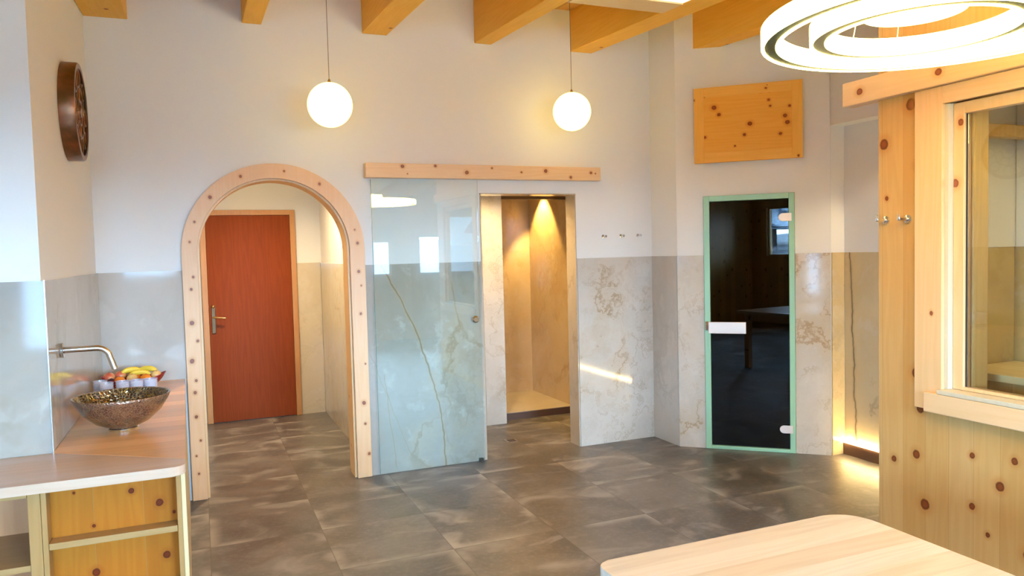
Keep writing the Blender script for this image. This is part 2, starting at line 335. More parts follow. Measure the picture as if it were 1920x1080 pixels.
# back wall with arch and shower doorway
AX0, AX1, AZ, AR = -.010, .985, 1.633, .4975
OX0, OX1, OZ = 1.975, 2.792, 2.04
pts = [(-.75, YW, 0), (AX0, YW, 0)] + arc((AX0+AX1)/2, AZ, AR, PI, 0, 40, YW) + [(AX1, YW, 0), (OX0, YW, 0), (OX0, YW, OZ), (OX1, YW, OZ), (OX1, YW, 0), (3.67, YW, 0), (3.67, YW, ZT), (-.75, YW, ZT)]
st('wall_back', MB().prism(pts, (0, TH, 0)), PLASTER, 'pale plaster rear wall with an arched and a square doorway')
st('wall_left', MB().prism([(XL, 3.57, 0), (-.60, 3.57, 0), (-.60, YW-.001, 0), (-.75, YW-.001, 0), (-.75, 3.72, 0), (XL, 3.72, 0)], (0, 0, ZT)), PLASTER, 'bluish white plaster wall beside the worktop on the left')
st('wall_far_left', MB().box(XL-.15, XL, YB-.15, SIDE[0], 0, ZT).box(XL-.15, XL, SIDE[1], 3.72, 0, ZT).box(XL-.15, XL, SIDE[0], SIDE[1], 0, SIDE[2]).box(XL-.15, XL, SIDE[0], SIDE[1], SIDE[3], ZT), pine('left_cladding_pine', base=(.74, .46, .18), dark=(.64, .36, .11), grain='z', cross='y', board=.14, rand=.3), 'pine clad wall on the far left of the room')
st('wall_right', MB().box(XR, XR+.15, YB, 4.40, 0, ZT), PLASTER, 'plaster wall of the passage at far right')
# 45 degree wall of the steam cabin: local frame along t
A = Vector((3.50, 5.0, 0)); Bp = Vector((4.337, 4.255, 0)); tv = (Bp-A).normalized(); LEN = (Bp-A).length; ang = math.atan2(tv.y, tv.x)
# local x along the wall, local y pointing away from the room (into the cabin)
DS0, DS1, DH = .205, .873, 1.985
pts = [(0, 0, 0), (DS0, 0, 0), (DS0, 0, DH), (DS1, 0, DH), (DS1, 0, 0), (LEN, 0, 0), (LEN, 0, ZT), (0, 0, ZT)]
st('wall_diagonal', MB().prism(pts, (0, .12, 0)), PLASTER, 'diagonal plaster wall around the dark glass door', loc=tuple(A), rotz=ang)
st('wall_return', MB().box(3.50, 3.67, 5.0, YW, 0, ZT), PLASTER, 'narrow plaster return between the rear wall and the diagonal wall')
st('wall_alcove', MB().box(4.34, XR+.1, 4.255, 4.40, 0, ZT), PLASTER, 'narrow plaster wall right of the diagonal wall')
st('trim_7', MB().box(4.34, XR, .5, 4.254, 2.462, ZT), PLASTER, 'plaster bulkhead above the lit passage at right')
st('trim_8', MB().box(.415, .683, -.035, -.001, 2.60, ZT), PLASTER, 'shallow plaster duct casing above the wooden wall panel', loc=tuple(A), rotz=ang)
# wall behind the camera with window openings
def holed(x0, x1, z0, z1, holes, y0, y1):
    xs = sorted({x0, x1, *[h[0] for h in holes], *[h[1] for h in holes]}); mb = MB()
    for a, b in zip(xs, xs[1:]):
        zz = z0
        for h in sorted([h for h in holes if h[0] <= a+1e-6 and h[1] >= b-1e-6], key=lambda h: h[2]):
            mb.box(a, b, y0, y1, zz, h[2]); zz = h[3]
        mb.box(a, b, y0, y1, zz, z1)
    return mb
FRONTW = pine('wall_cladding_pine', base=(.74, .46, .18), dark=(.64, .36, .11), grain='z', cross='x', board=.14, rand=.3)
st('wall_front', holed(XL-.15, XR+.15, 0, ZT, WINS, YB-.15, YB), FRONTW, 'pine clad wall behind the viewer with small windows')
FRAMEW = pine('window_frame_pine', grain='z', cross='x')
for i, (x0, x1, z0, z1) in enumerate(WINS):
    w = structure('window_%d' % (i+1), 'small pine framed window in the wall behind the viewer', (x0, YB-.1, z0))
    a, b = x1-x0, z1-z0
    MB().box(0, .03, 0, .05, 0, b).box(a-.03, a, 0, .05, 0, b).box(.03, a-.03, 0, .05, 0, .03).box(.03, a-.03, 0, .05, b-.03, b).build('window_frame', FRAMEW, w)
    MB().box(.03, a-.03, .02, .026, .03, b-.03).build('window_pane', GWIN, w)
w = structure('window_7', 'pine framed window added for fill daylight in the far left wall', (XL-.1, SIDE[0], SIDE[2])); a, b = SIDE[1]-SIDE[0], SIDE[3]-SIDE[2]
MB().box(0, .05, 0, .04, 0, b).box(0, .05, a-.04, a, 0, b).box(0, .05, a/2-.02, a/2+.02, .04, b-.04).box(0, .05, .04, a-.04, 0, .04).box(0, .05, .04, a-.04, b-.04, b).build('window_frame', FRAMEW, w)
MB().box(.02, .026, .04, a/2-.02, .04, b-.04).build('window_pane', GWIN, w); MB().box(.02, .026, a/2+.02, a-.04, .04, b-.04).build('window_pane', GWIN, w)
# ceiling: plank deck rising away from the viewer
def zc(y, z): return z + SL*(y-YW)
mb = MB(); mb.box(XL-.15, XR+.15, YB-.15, YW+.2, zc(0, 3.474), zc(0, 3.474)+.05, shear=SL); st('ceiling', mb, PLANKW, 'sloping ceiling of orange spruce planks')

# ------------------------------------------------------------------ onyx cladding (trim)
def tiles(x0, x1, joints, y0, y1, z0=0., z1=1.525, axis='x', zj=()):
    mb = MB(); xs = [x0]+[j for j in joints if x0 < j < x1]+[x1]; zs = [z0, *zj, z1]; g = .0012
    for a, b in zip(xs, xs[1:]):
        for c, d in zip(zs, zs[1:]):
            if axis == 'x': mb.box(a+g, b-g, y0, y1, c+g, d-g)
            else: mb.box(y0, y1, a+g, b-g, c+g, d-g)
    return mb
T = .010
st('trim_1', tiles(-.60, -.104, [], YW-T, YW-.001, .815), ONYX_SOFT, 'grey onyx wall tile between the left wall and the arch')
st('trim_2', tiles(1.088, OX0, [], YW-T, YW-.001), ONYX, 'onyx wall tiles with a long curved brown vein behind the sliding glass')
st('trim_3', tiles(OX1, 3.50, [], YW-T, YW-.001), ONYX_BUSY, 'veined onyx wall tiles right of the square doorway')
st('trim_4', tiles(5.0, YW-T, [], 3.49, 3.4995, axis='y'), ONYX_SOFT, 'grey onyx tile on the narrow wall return')
st('trim_5', MB().box(0, DS0-.001, -T, -.001, 0, 1.525).box(DS1+.001, LEN, -T, -.001, 0, 1.525), ONYX_BUSY, 'veined onyx tiles on both sides of the dark glass door', loc=tuple(A), rotz=ang)
st('trim_6', tiles(.5, 4.244, [3.2, 2.0], XR-T, XR-.001, axis='y').box(4.345, XR-T-.001, 4.245, 4.254, 0, 1.525), ONYX_VEIN, 'honey coloured onyx tiles with a long brown vein in the lit passage')
st('trim_9', tiles(3.559, YW-T, [], -.599, -.59, .815, axis='y'), ONYX_SOFT, 'glossy grey onyx tile beside the spout')
st('trim_19', MB().box(XL, -.591, 3.56, 3.569, .815, 1.525), onyx('onyx_tile_plain', base=(.36, .335, .30), base2=(.31, .28, .245), amt=.35, seed=31., scale=.7), 'glossy plain grey onyx tile facing the viewer at far left')
st('trim_10', MB().box(-.5885, -.5845, 3.5545, 3.5585, .815, 1.528), STEEL, 'steel edge profile on the tiled outer corner')
# reveals of the square doorway
ONYXJ = onyx('onyx_reveal', base=(.55, .46, .35), base2=(.46, .37, .27), amt=.5, seed=55.)
st('trim_11', MB().box(OX1-.008, OX1-.001, YW-.001, YW+TH, 0, OZ-.008).box(OX0+.001, OX0+.008, YW-.001, YW+TH, 0, OZ-.008).box(OX0+.008, OX1-.008, YW-.001, YW+TH, OZ-.008, OZ-.001), ONYXJ, 'tiled reveal of the square doorway')
# hall behind the arch
st('wall_hall', MB().box(-.16, -.08, YW+TH, 7.9, 0, 2.75).box(1.145, 1.25, YW+TH, 7.9, 0, 2.75).box(-.16, 1.25, 7.80, 7.95, 0, 2.75), PLASTER, 'plaster walls of the small hall behind the arch')
st('ceiling_hall', MB().box(-.2, 1.3, YW+TH, 7.95, 2.75, 2.80), PLASTER, 'white ceiling of the small hall')
st('trim_12', tiles(YW+TH, 7.79, [6.3, 7.1], 1.135, 1.1445, axis='y').box(.90, 1.133, 7.79, 7.799, 0, 1.53), onyx('onyx_hall', base=(.60, .53, .41), base2=(.54, .45, .32), amt=.5, seed=13.), 'honey onyx tiles along the hall wall')
st('trim_13', tiles(YW+TH, 7.79, [6.6], -.0795, -.07, axis='y'), ONYX_SOFT, 'onyx tiles on the left hall wall')
# vestibule and shower behind the square doorway
st('wall_shower', MB().box(1.30, 1.40, YW+TH, 6.5, 0, 2.5).box(1.30, 2.56, 6.42, 7.6, 0, 2.5).box(3.35, 3.45, YW+TH, 7.6, 0, 2.5).box(2.56, 3.45, 7.52, 7.65, 0, 2.5), PLASTER, 'inner walls around the shower')
st('trim_14', tiles(1.40, 2.572, [2.372], 6.40, 6.42, 0, 2.3).box(2.561, 2.572, 6.42, 7.51, 0, 2.3), ONYX_BUSY, 'white veined onyx wall panel beside the shower')
st('trim_15', tiles(2.573, 3.34, [], 7.50, 7.519, 0, 2.3).box(3.33, 3.349, YW+TH, 7.499, 0, 2.3), ONYX_DARK, 'golden brown onyx tiles inside the shower')
st('ceiling_shower', MB().box(1.30, 3.45, YW+TH, 7.65, 2.25, 2.4), PLASTER, 'low ceiling over the shower')
st('trim_16', MB().box(2.573, 3.329, 6.56, 6.62, 2.085, 2.249), flat('bronze_lintel', (.16, .09, .04), .4), 'dark lintel above the shower entry')
st('trim_17', MB().box(2.573, 3.329, 6.52, 6.56, 0, .062).box(2.573, 3.329, 6.56, 6.60, 0, .062), flat('step_riser', (.10, .055, .04), .4), 'dark step edge of the shower tray')
st('trim_18', MB().box(2.573, 3.329, 6.60, 7.499, 0.001, .064).box(2.573, 3.329, 6.53, 6.60, .0625, .066), SHFLOOR, 'beige stone shower tray floor')
# dark steam cabin behind the diagonal wall
st('wall_cabin', MB().box(-.05, LEN+.1, .121, .14, DH, 2.3).box(-.05, DS0, .121, .14, 0, DH).box(DS1, LEN+.1, .121, .14, 0, DH).box(-.07, -.05, .121, 1.6, 0, 2.3).box(LEN+.1, LEN+.12, .121, 1.6, 0, 2.3).box(-.07, LEN+.12, 1.6, 1.62, 0, 2.3).box(-.07, LEN+.12, .121, 1.62, 2.3, 2.32), DARKROOM, 'dark lining of the unlit sauna chamber', loc=tuple(A), rotz=ang)

# ------------------------------------------------------------------ floor lighting strip
lg = structure('baseboard_right', 'dark baseboard under the glowing strip in the passage')
MB().box(XR-.030, XR-T-.001, .5, 4.243, 0, .088).build('board', flat('baseboard_brown', (.13, .06, .03), .4), lg)
led = MB().box(XR-.034, XR-T-.001, .5, 4.243, .090, .104).build('led_strip_light', emit('led_strip', (1., .72, .32), 75.))
tag(led, 'glowing warm light strip on top of the dark baseboard at right', 'light strip')

# ------------------------------------------------------------------ ceiling beams
def beam(x0, x1, y0, y1, z0, z1, label, name='ceiling_beam', group='spruce ceiling beams'):
    # local origin at the wall end, underside
    mb = MB(); o = None
    v = [(x-x0, y-y1, z+SL*(y-YW)-zc(y1, z0)) for x in (x0, x1) for y in (y0, y1) for z in (z0, z1)]
    vs = [mb.b.verts.new(p) for p in v]
    for q in ((0, 1, 3, 2), (4, 6, 7, 5), (0, 4, 5, 1), (2, 3, 7, 6), (0, 2, 6, 4), (1, 5, 7, 3)): mb.b.faces.new([vs[i] for i in q])
    bmesh.ops.bevel(mb.b, geom=list(mb.b.edges), offset=.004, segments=1, affect='EDGES')
    o = mb.build(name, BEAMW, loc=(x0, y1, zc(y1, z0))); return tag(o, label, 'beam', group)
ZB0, ZB1 = 3.155, 3.472
beam(-.598, -.352, YB, YW-.002, 3.115, ZB1, 'wide spruce ceiling beam in the corner above the round wall clock')
beam(.328, .452, YB, YW-.002, ZB0, ZB1, 'spruce ceiling beam between the corner beam and the left globe lamp')
beam(1.128, 1.305, YB, YW-.002, ZB0, ZB1, 'spruce ceiling beam just right of the left globe lamp cord')
beam(1.968, 2.104, YB, YW-.002, ZB0, ZB1, 'spruce ceiling beam midway between the two globe lamps')
beam(2.772, 2.962, YB, YW-.002, ZB0, ZB1, 'spruce ceiling beam directly above the right globe lamp')
# the sixth dies into the diagonal wall
mb = MB(); yl = 4.905; yr = yl-(.15)*tv.y/-tv.x*-1
yr = yl + .15*(tv.y/tv.x)
def bz(y, z): return z+SL*(y-YW)-zc(yl, ZB0)
vs = [mb.b.verts.new(p) for p in ((0, YB-yl, bz(YB, ZB0)), (0, YB-yl, bz(YB, ZB1)), (0, 0, bz(yl, ZB0)), (0, 0, bz(yl, ZB1)), (.15, YB-yl, bz(YB, ZB0)), (.15, YB-yl, bz(YB, ZB1)), (.15, yr-yl, bz(yr, ZB0)), (.15, yr-yl, bz(yr, ZB1)))]
for q in ((0, 1, 3, 2), (4, 6, 7, 5), (0, 4, 5, 1), (2, 3, 7, 6), (0, 2, 6, 4), (1, 5, 7, 3)): mb.b.faces.new([vs[i] for i in q])
tag(mb.build('ceiling_beam', BEAMW, loc=(3.607, yl, zc(yl, ZB0))), 'spruce ceiling beam ending on the diagonal wall above the wooden panel', 'beam', 'spruce ceiling beams')
# trimmer and pale light panel between the fourth and fifth beam
TRW = pine('trimmer_wood', base=(.80, .58, .32), dark=(.72, .48, .22), grain='x', cross='y', rough=.5)
mb = MB().box(2.106, 2.770, 3.86, 4.08, zc(0, 3.150), zc(0, 3.20), shear=SL)
tag(mb.build('ceiling_trimmer', TRW), 'pale wooden trimmer board spanning the gap between two beams at top centre', 'beam')
pn = thing('ceiling_light_panel', 'bright white panel set between two beams behind the trimmer board', 'ceiling light', (2.106, 2.0, 0))
MB().box(0, .664, 0, 1.858, zc(2.0, 3.158), zc(2.0, 3.17), shear=SL).build('diffuser', emit('panel_glow', (1., .88, .74), 1.3), pn)
MB().box(0, .664, 0, 1.858, zc(2.0, 3.171), zc(2.0, 3.20), shear=SL).build('housing', TRW, pn)

# ------------------------------------------------------------------ arch frame
fr = thing('arched_door_frame', 'round-topped knotty pine frame lining the archway', 'door frame', (0, 0, 0))
cx = (AX0+AX1)/2
out = [(-.104, YW-.03, .001)] + arc(.492, AZ, .596, PI, 0, 48, YW-.03) + [(1.088, YW-.03, .001)]
inn = [(AX1, YW-.03, .001)] + arc(cx, AZ, AR, 0, PI, 48, YW-.03) + [(AX0, YW-.03, .001)]
inn = [(p[0], p[1], p[2]) for p in inn]
MB().prism(out+inn, (0, .029, 0), bev=.004).build('casing', ARCHW, fr)
# lining through the wall
lin_o = [(AX0+.0005, YW+.0, .001)] + arc(cx, AZ, AR-.0005, PI, 0, 48, YW) + [(AX1-.0005, YW, .001)]
lin_i = [(AX1-.014, YW, .001)] + arc(cx, AZ, AR-.014, 0, PI, 48, YW) + [(AX0+.014, YW, .001)]
MB().prism(lin_o+lin_i, (0, TH+.03, 0)).build('lining', pine('arch_lining_pine', base=(.78, .52, .26), dark=(.70, .42, .18), grain='z', cross='y', rand=.3, kscale=7, kr=.09), fr)

# ------------------------------------------------------------------ brown door in hall
d1 = structure('door_1', 'reddish brown veneer door at the end of the hall', (.014, 7.76, 0))
MB().box(0, .052, 0, .039, .001, 2.06, .003).box(.832, .884, 0, .039, .001, 2.06, .003).box(.052, .832, 0, .039, 2.010, 2.06, .003).build('door_frame', VENEER_F, d1)
lf = MB().box(.054, .830, .010, .036, .006, 2.008, .002).build('door_leaf', VENEER, d1)
h = MB().box(.075, .110, -.001, .009, .875, 1.15, .003).build('handle_plate', flat('dark_bronze', (.14, .08, .04), .35, .8), d1)
MB().tube([(.0925, .0, 1.033), (.0925, -.045, 1.033), (.105, -.052, 1.033), (.20, -.052, 1.022)], .0085).sphere((.0925, -.006, 1.135), .016).build('door_handle', BRASS, d1, smooth=True)

# ------------------------------------------------------------------ sliding glass door and rail cover
d2 = structure('door_2', 'frameless greenish sliding glass door in front of the tiled wall', (1.145, 5.318, .012))
MB().box(0, .80, 0, .010, 0, 2.12).build('glass_leaf', GSLIDE, d2)
MB().box(.8001, .8015, 0, .010, 0, 2.12).box(-.0015, -.0001, 0, .010, 0, 2.12).build('glass_edge', GEDGE, d2)
MB().lathe([(0, -.012), (.018, -.012), (.026, -.006), (.026, 0)], 24, (.760, 0, 1.078), 'y').build('pull_knob', CHROME, d2, smooth=True)
MB().box(.765, .795, .002, .03, -.012, .012).build('floor_guide', DARKM, d2)
rc = MB().box(0, 1.878, -.075, 0, 0, .104, .004).build('sliding_rail_cover', RAILW, loc=(1.105, YW-.001, 2.139))
tag(rc, 'long knotty pine board covering the rail of the sliding glass door', 'rail cover')

# ------------------------------------------------------------------ coat hooks
def hook_mesh():
    return MB().lathe([(0, 0), (.014, 0), (.014, -.006), (.006, -.008), (.006, -.040), (.010, -.042), (.010, -.050), (0, -.050)], 20, (0, 0, 0), 'y')
hk = tag(hook_mesh().build('coat_hook', CHROME, smooth=True, loc=(3.035, YW-.001, 1.697)), 'small chrome coat hook nearest the square doorway', 'hook', 'chrome hooks on the plaster wall')
dup(hk, (3.20, YW-.001, 1.698), 'small chrome coat hook in the middle of the row on the plaster wall')
dup(hk, (3.363, YW-.001, 1.700), 'small chrome coat hook nearest the narrow wall return')
for y, z, lab in ((2.602, 1.698, 'chrome coat hook at the outer edge of the pine wall'), (2.483, 1.698, 'chrome coat hook on the pine wall next to the window casing')):
    t = tag(MB().lathe([(0, 0), (.020, 0), (.020, -.006), (.009, -.008), (.009, -.060), (0, -.060)], 20, (0, 0, 0), 'y').box(-.004, .004, -.064, -.056, -.008, .026, .002).build('robe_hook', CHROME, smooth=True, loc=(2.999, y, z), rotz=-PI/2), lab, 'hook', 'chrome hooks on the pine wall')

# ------------------------------------------------------------------ dark glass door
d3 = structure('door_3', 'green framed dark glass door of the steam cabin', tuple(A+Vector((0, 0, 0))), ang)
x0, x1 = DS0+.002, DS1-.002
MB().box(x0, x0+.044, -.022, .05, .001, DH-.002, .002).box(x1-.040, x1, -.022, .05, .001, DH-.002, .002).box(x0+.044, x1-.040, -.022, .05, DH-.044, DH-.002, .002).box(x0+.044, x1-.040, -.022, .05, .001, .028, .002).build('door_frame', GREEN, d3)
MB().box(x0+.046, x1-.042, -.006, .002, .032, DH-.048).build('glass_leaf', GDARK, d3)
MB().box(x0+.03, x0+.31, -.045, -.030, .915, 1.005, .003).build('handle_plate', SATIN, d3)
MB().box(x0+.008, x0+.030, -.050, -.023, .940, 1.01, .003).build('latch', CHROME, d3)
MB().tube([(x0+.08, -.03, .96), (x0+.08, -.006, .96)], .008).tube([(x0+.26, -.03, .96), (x0+.26, -.006, .96)], .008).build('handle_standoff', CHROME, d3)
for z, nm in ((1.80, 'upper'), (.185, 'lower')):
    pts = [(x1-.020, -.034, z-.030), (x1-.020, -.034, z+.030), (x1-.085, -.034, z+.030)]+[(x1-.085-.03*math.sin(a), -.034, z+.03*math.cos(a)) for a in [PI*k/10 for k in range(1, 10)]]+[(x1-.085, -.034, z-.030)]
    MB().prism(pts, (0, .011, 0), bev=.002).build('hinge', SATIN, d3)
# sauna benches behind the glass
sb = thing('sauna_bench', 'two-tier wooden bench hidden in the dark chamber behind the glass door', 'bench', tuple(A), ang)
DB = flat('bench_wood', (.45, .3, .16), .6)
for z, y in ((.92, 1.05), (.48, .65)):
    mb = MB()
    for k in range(4): mb.box(0, LEN, y+k*.12, y+k*.12+.10, z-.03, z)
    mb.build('bench_slats', DB, sb)
    MB().box(0, .04, y, y+.46, 0, z-.031).build('bench_support', DB, sb); MB().box(LEN-.04, LEN, y, y+.46, 0, z-.031).build('bench_support', DB, sb)

# ------------------------------------------------------------------ wooden wall panel
w = thing('wooden_wall_panel', 'square knotty orange pine panel hung above the dark glass door', 'wall panel', tuple(A+tv*.5405+Vector((0, 0, 2.52))), ang)
a, b = .391, .285
MB().box(-a, a, -.072, -.037, -b, b, .003).build('panel_board', PANELW, w)
PW2 = pine('panel_frame_pine', base=(.90, .47, .09), dark=(.82, .39, .05), spec=.15, grain='x', cross='z', rand=.3, kscale=8, kr=.06, seed=3.)
PW3 = pine('panel_stile_pine', base=(.90, .47, .09), dark=(.82, .39, .05), spec=.15, grain='z', cross='x', rand=.3, kscale=8, kr=.06, seed=5.)
MB().box(-a+.075, a-.075, -.076, -.0725, b-.075, b, .001).build('panel_rail', PW2, w); MB().box(-a+.075, a-.075, -.076, -.0725, -b, -b+.075, .001).build('panel_rail', PW2, w)
MB().box(-a, -a+.0745, -.076, -.0725, -b, b, .001).build('panel_stile', PW3, w); MB().box(a-.0745, a, -.076, -.0725, -b, b, .001).build('panel_stile', PW3, w)

# ------------------------------------------------------------------ globe pendants
GLOBE = emit('globe_glow', (1., .75, .20), 4.4)
def globe(loc, label):
    t = thing('globe_pendant_lamp', label, 'pendant lamp', loc, 0, 'opal glass globe pendants'); r = .140
    MB().sphere((0, 0, 0), r, seg=48).build('globe_shade', GLOBE, t, smooth=True, sharp=80)
    MB().lathe([(0, r+.022), (.006, r+.022), (.012, r+.004), (.030, r-.004), (.030, r-.010)], 20).build('cap', STEEL, t, smooth=True)
    top = zc(loc[1], 3.472)-loc[2]
    MB().tube([(0, 0, r+.02), (0, 0, top-.02)], .0022, 6).build('cord', flat('cord_grey', (.20, .17, .13), .5), t)
    MB().lathe([(0, top-.03), (.04, top-.03), (.045, top-.002), (0, top-.002)], 24).build('ceiling_rose', STEEL, t, smooth=True)
    l = bpy.data.lights.new('globe_bulb', 'POINT'); l.energy = 9; l.color = (1, .72, .36); l.shadow_soft_size = .145
    o = bpy.data.objects.new('globe_bulb', l); COL.objects.link(o); o.parent = t; o.location = (0, 0, 0)
    for c in t.children:
        if c.name.startswith('globe_shade'): c.visible_shadow = True
    l.energy = 0.0
globe((.806, 4.866, 2.548), 'glowing globe lamp on a thin cord near the archway, the larger in view')
globe((2.585, 4.99, 2.612), 'glowing globe lamp on a thin cord near the coat hooks, the smaller in view')

# ------------------------------------------------------------------ ring chandelier
RC = (2.0, 1.535, 2.2)
ch = thing('ring_chandelier', 'large glowing chandelier of three concentric light rings over the table', 'chandelier', RC)
ringE = emit('crystal_ring_glow', (1., .80, .24), 26.); ringU = emit('ring_added_uplight', (1., .74, .16), 190.); ringB = flat('ring_mirror_body', (.20, .22, .14), .25, .7)
def annulus(R, w0, w1, z0, z1, off, seg=96):
    return MB().lathe([(R+w0, z0), (R+w1, z0), (R+w1, z1), (R+w0, z1), (R+w0, z0)], seg, off)
for R, off in ((.475, (0, 0, 0)), (.272, (-.045, .045, .0)), (.110, (-.055, .055, .06))):
    bd = annulus(R, -.016, .016, 0, .03, off).build('ring_body', ringB, ch, smooth=True)
    annulus(R, .0165, .026, -.002, .052, off).build('outer_light_band', ringE, bd, smooth=True)
    annulus(R, -.026, -.0165, -.002, .052, off).build('inner_light_band', ringE, bd, smooth=True)
    annulus(R, -.015, .015, .031, .036, off).build('added_uplight_strip', ringU, bd)  # uplight added on top of each ring to warm ceiling and upper walls
topz = zc(RC[1], 3.472)-RC[2]
MB().lathe([(0, topz-.04), (.12, topz-.04), (.125, topz-.004), (0, topz-.004)], 40).build('canopy', STEEL, ch, smooth=True)
CW = flat('suspension_wire', (.9, .85, .7), .4)
for k in range(3):
    a = math.radians(176+120*k)
    for R, off, a2 in ((.475, (0, 0, 0), 0), (.272, (-.045, .045, .0), .5), (.11, (-.055, .055, .06), 1.0)):
        p = (off[0]+R*math.cos(a+a2), off[1]+R*math.sin(a+a2), off[2]+.03)
        MB().tube([p, (p[0]*.25, p[1]*.25, topz-.04)], .0012, 6).build('suspension_wire', CW, ch)

# ------------------------------------------------------------------ wall clock / wheel
cl = thing('round_copper_wall_ornament', 'round aged copper wall ornament with an openwork face, high on the left wall', 'wall ornament', (-.5995, 4.48, 2.37))
def mk_copper():
    s = NT('aged_copper'); p = s.n('ShaderNodeTexCoord').outputs['Object']; n = s.noise(p, 7, 4, .6)
    return s.bsdf(s.mix(s.ss(n, .35, .65), (.30, .13, .07), (.15, .09, .04)), .32, .85, bump=s.noise(p, 25, 3), bstr=.15, bdist=.01)
COPPER = mk_copper()
R = .25
MB().lathe([(R-.012, 0), (R, 0), (R, .065), (R-.004, .072), (R-.030, .072), (R-.030, .066), (R-.012, .060), (R-.012, 0)], 72, (0, 0, 0), 'x').build('rim', COPPER, cl, smooth=True)
MB().lathe([(0, .004), (R-.013, .004), (R-.013, .010), (0, .010)], 48, (0, 0, 0), 'x').build('back_plate', flat('back_glass', (.62, .54, .42), .4, 0.), cl)
def ringx(c, rr, w=.006):
    mb = MB(); n = 40
    mb.tube([(.062, c[0]+rr*math.cos(2*PI*k/n), c[1]+rr*math.sin(2*PI*k/n)) for k in range(n+1)], w, 8, False); return mb
fm = MB()
for rr in (.065, .13):
    fm.tube([(.062, rr*math.cos(2*PI*k/40), rr*math.sin(2*PI*k/40)) for k in range(41)], .006, 8, False)
for k in range(8):
    a = 2*PI*k/8; c = (.178*math.cos(a), .178*math.sin(a)); fm.tube([(.062, c[0]+.043*math.cos(2*PI*j/24), c[1]+.043*math.sin(2*PI*j/24)) for j in range(25)], .005, 6, False)
    fm.tube([(.062, .065*math.cos(a), .065*math.sin(a)), (.062, .135*math.cos(a), .135*math.sin(a))], .005, 6)
fm.build('openwork_face', COPPER, cl, smooth=True)
MB().lathe([(0, .050), (.030, .055), (.024, .070), (0, .073)], 24, (0, 0, 0), 'x').build('hub', COPPER, cl, smooth=True)

# ------------------------------------------------------------------ worktop and cabinet
ZC = .815; TW = .036
wt = thing('wooden_worktop', 'L-shaped wooden worktop with a rounded front corner, along the left wall', 'worktop')
def rounded(c, r, a0, a1, n=8): return [(c[0]+r*math.cos(a0+(a1-a0)*i/n), c[1]+r*math.sin(a0+(a1-a0)*i/n)) for i in range(n+1)]
back = [(-.5885, 3.5585), (-.30, 3.17+.04), (-.078, 3.17), (-.116, YW-.032), (-.118, YW-.011), (-.589, YW-.011)]
# mitre from the tiled corner to the front corner
M0 = (-.5895, 3.559); M1 = (-.083, 3.205)
back = [M0, M1, (-.1165, YW-.032), (-.1165, YW-.011), (-.5895, YW-.011)]
frontp = [(XL+.01, 3.559), (XL+.01, 3.085)] + rounded((-.130, 3.135), .05, -PI/2, 0) + [M1, M0]
MB().prism([(x, y, ZC-TW) for x, y in back], (0, 0, TW)).build('rear_top', WORKA, wt)
MB().prism([(x, y, ZC-TW) for x, y in frontp], (0, 0, TW), bev=.003).build('front_top', WORKB, wt)
cb = thing('pine_base_cabinet', 'open knotty pine base cabinet under the front of the worktop', 'cabinet')
z1 = ZC-TW-.001
yf = 3.13
MB().prism([(-.085, yf, .001), (-.100, yf, .001), (-.135, YW-.035, .001), (-.120, YW-.035, .001)], (0, 0, z1-.001)).build('side_panel', CABW_TRIM if False else pine('side_pine', base=(.66, .48, .25), dark=(.58, .40, .18), grain='z', cross='y', rand=.2, kscale=5, kr=.08), cb)
MB().box(-.566, -.1005, yf+.07, yf+.09, .001, z1).build('back_panel', CABW, cb)
MB().box(-.1005-.018, -.1005, yf, yf+.069, .001, z1, .002).build('stile', CABW_V, cb)
MB().box(-.566, -.548, yf, yf+.069, .001, z1, .002).build('stile', CABW_V, cb)
MB().box(-.607, -.567, yf, yf+.42, .001, z1, .002).build('divider', CABW_V, cb)
MB().box(-.547, -.1195, yf, yf+.069, z1-.012, z1, .001).build('top_rail', CABW_TRIM, cb)
for z in (.553, .330, .105):
    MB().box(-.547, -.1195, yf, yf+.069, z, z+.024, .002).build('shelf', CABW_TRIM, cb)
RED = pine('cabinet_inner_pine', base=(.52, .24, .10), dark=(.42, .17, .06), grain='z', cross='x', rand=.25, board=.17)
MB().box(XL+.01, -.608, yf+.40, yf+.42, .001, z1).build('cubby_back', RED, cb)
MB().box(XL+.01, -.608, yf+.005, yf+.399, .486, .508).build('cubby_shelf', CABW_TRIM, cb)
MB().box(XL+.01, -.608, yf+.005, yf+.399, .08, .10).build('cubby_bottom', CABW_TRIM, cb)
MB().box(XL+.01, -.608, yf, yf+.03, z1-.022, z1, .001).build('cubby_rail', CABW_TRIM, cb)
MB().box(XL+.01, -.608, yf+.03, yf+.05, .001, .079).build('plinth', CABW_TRIM, cb)

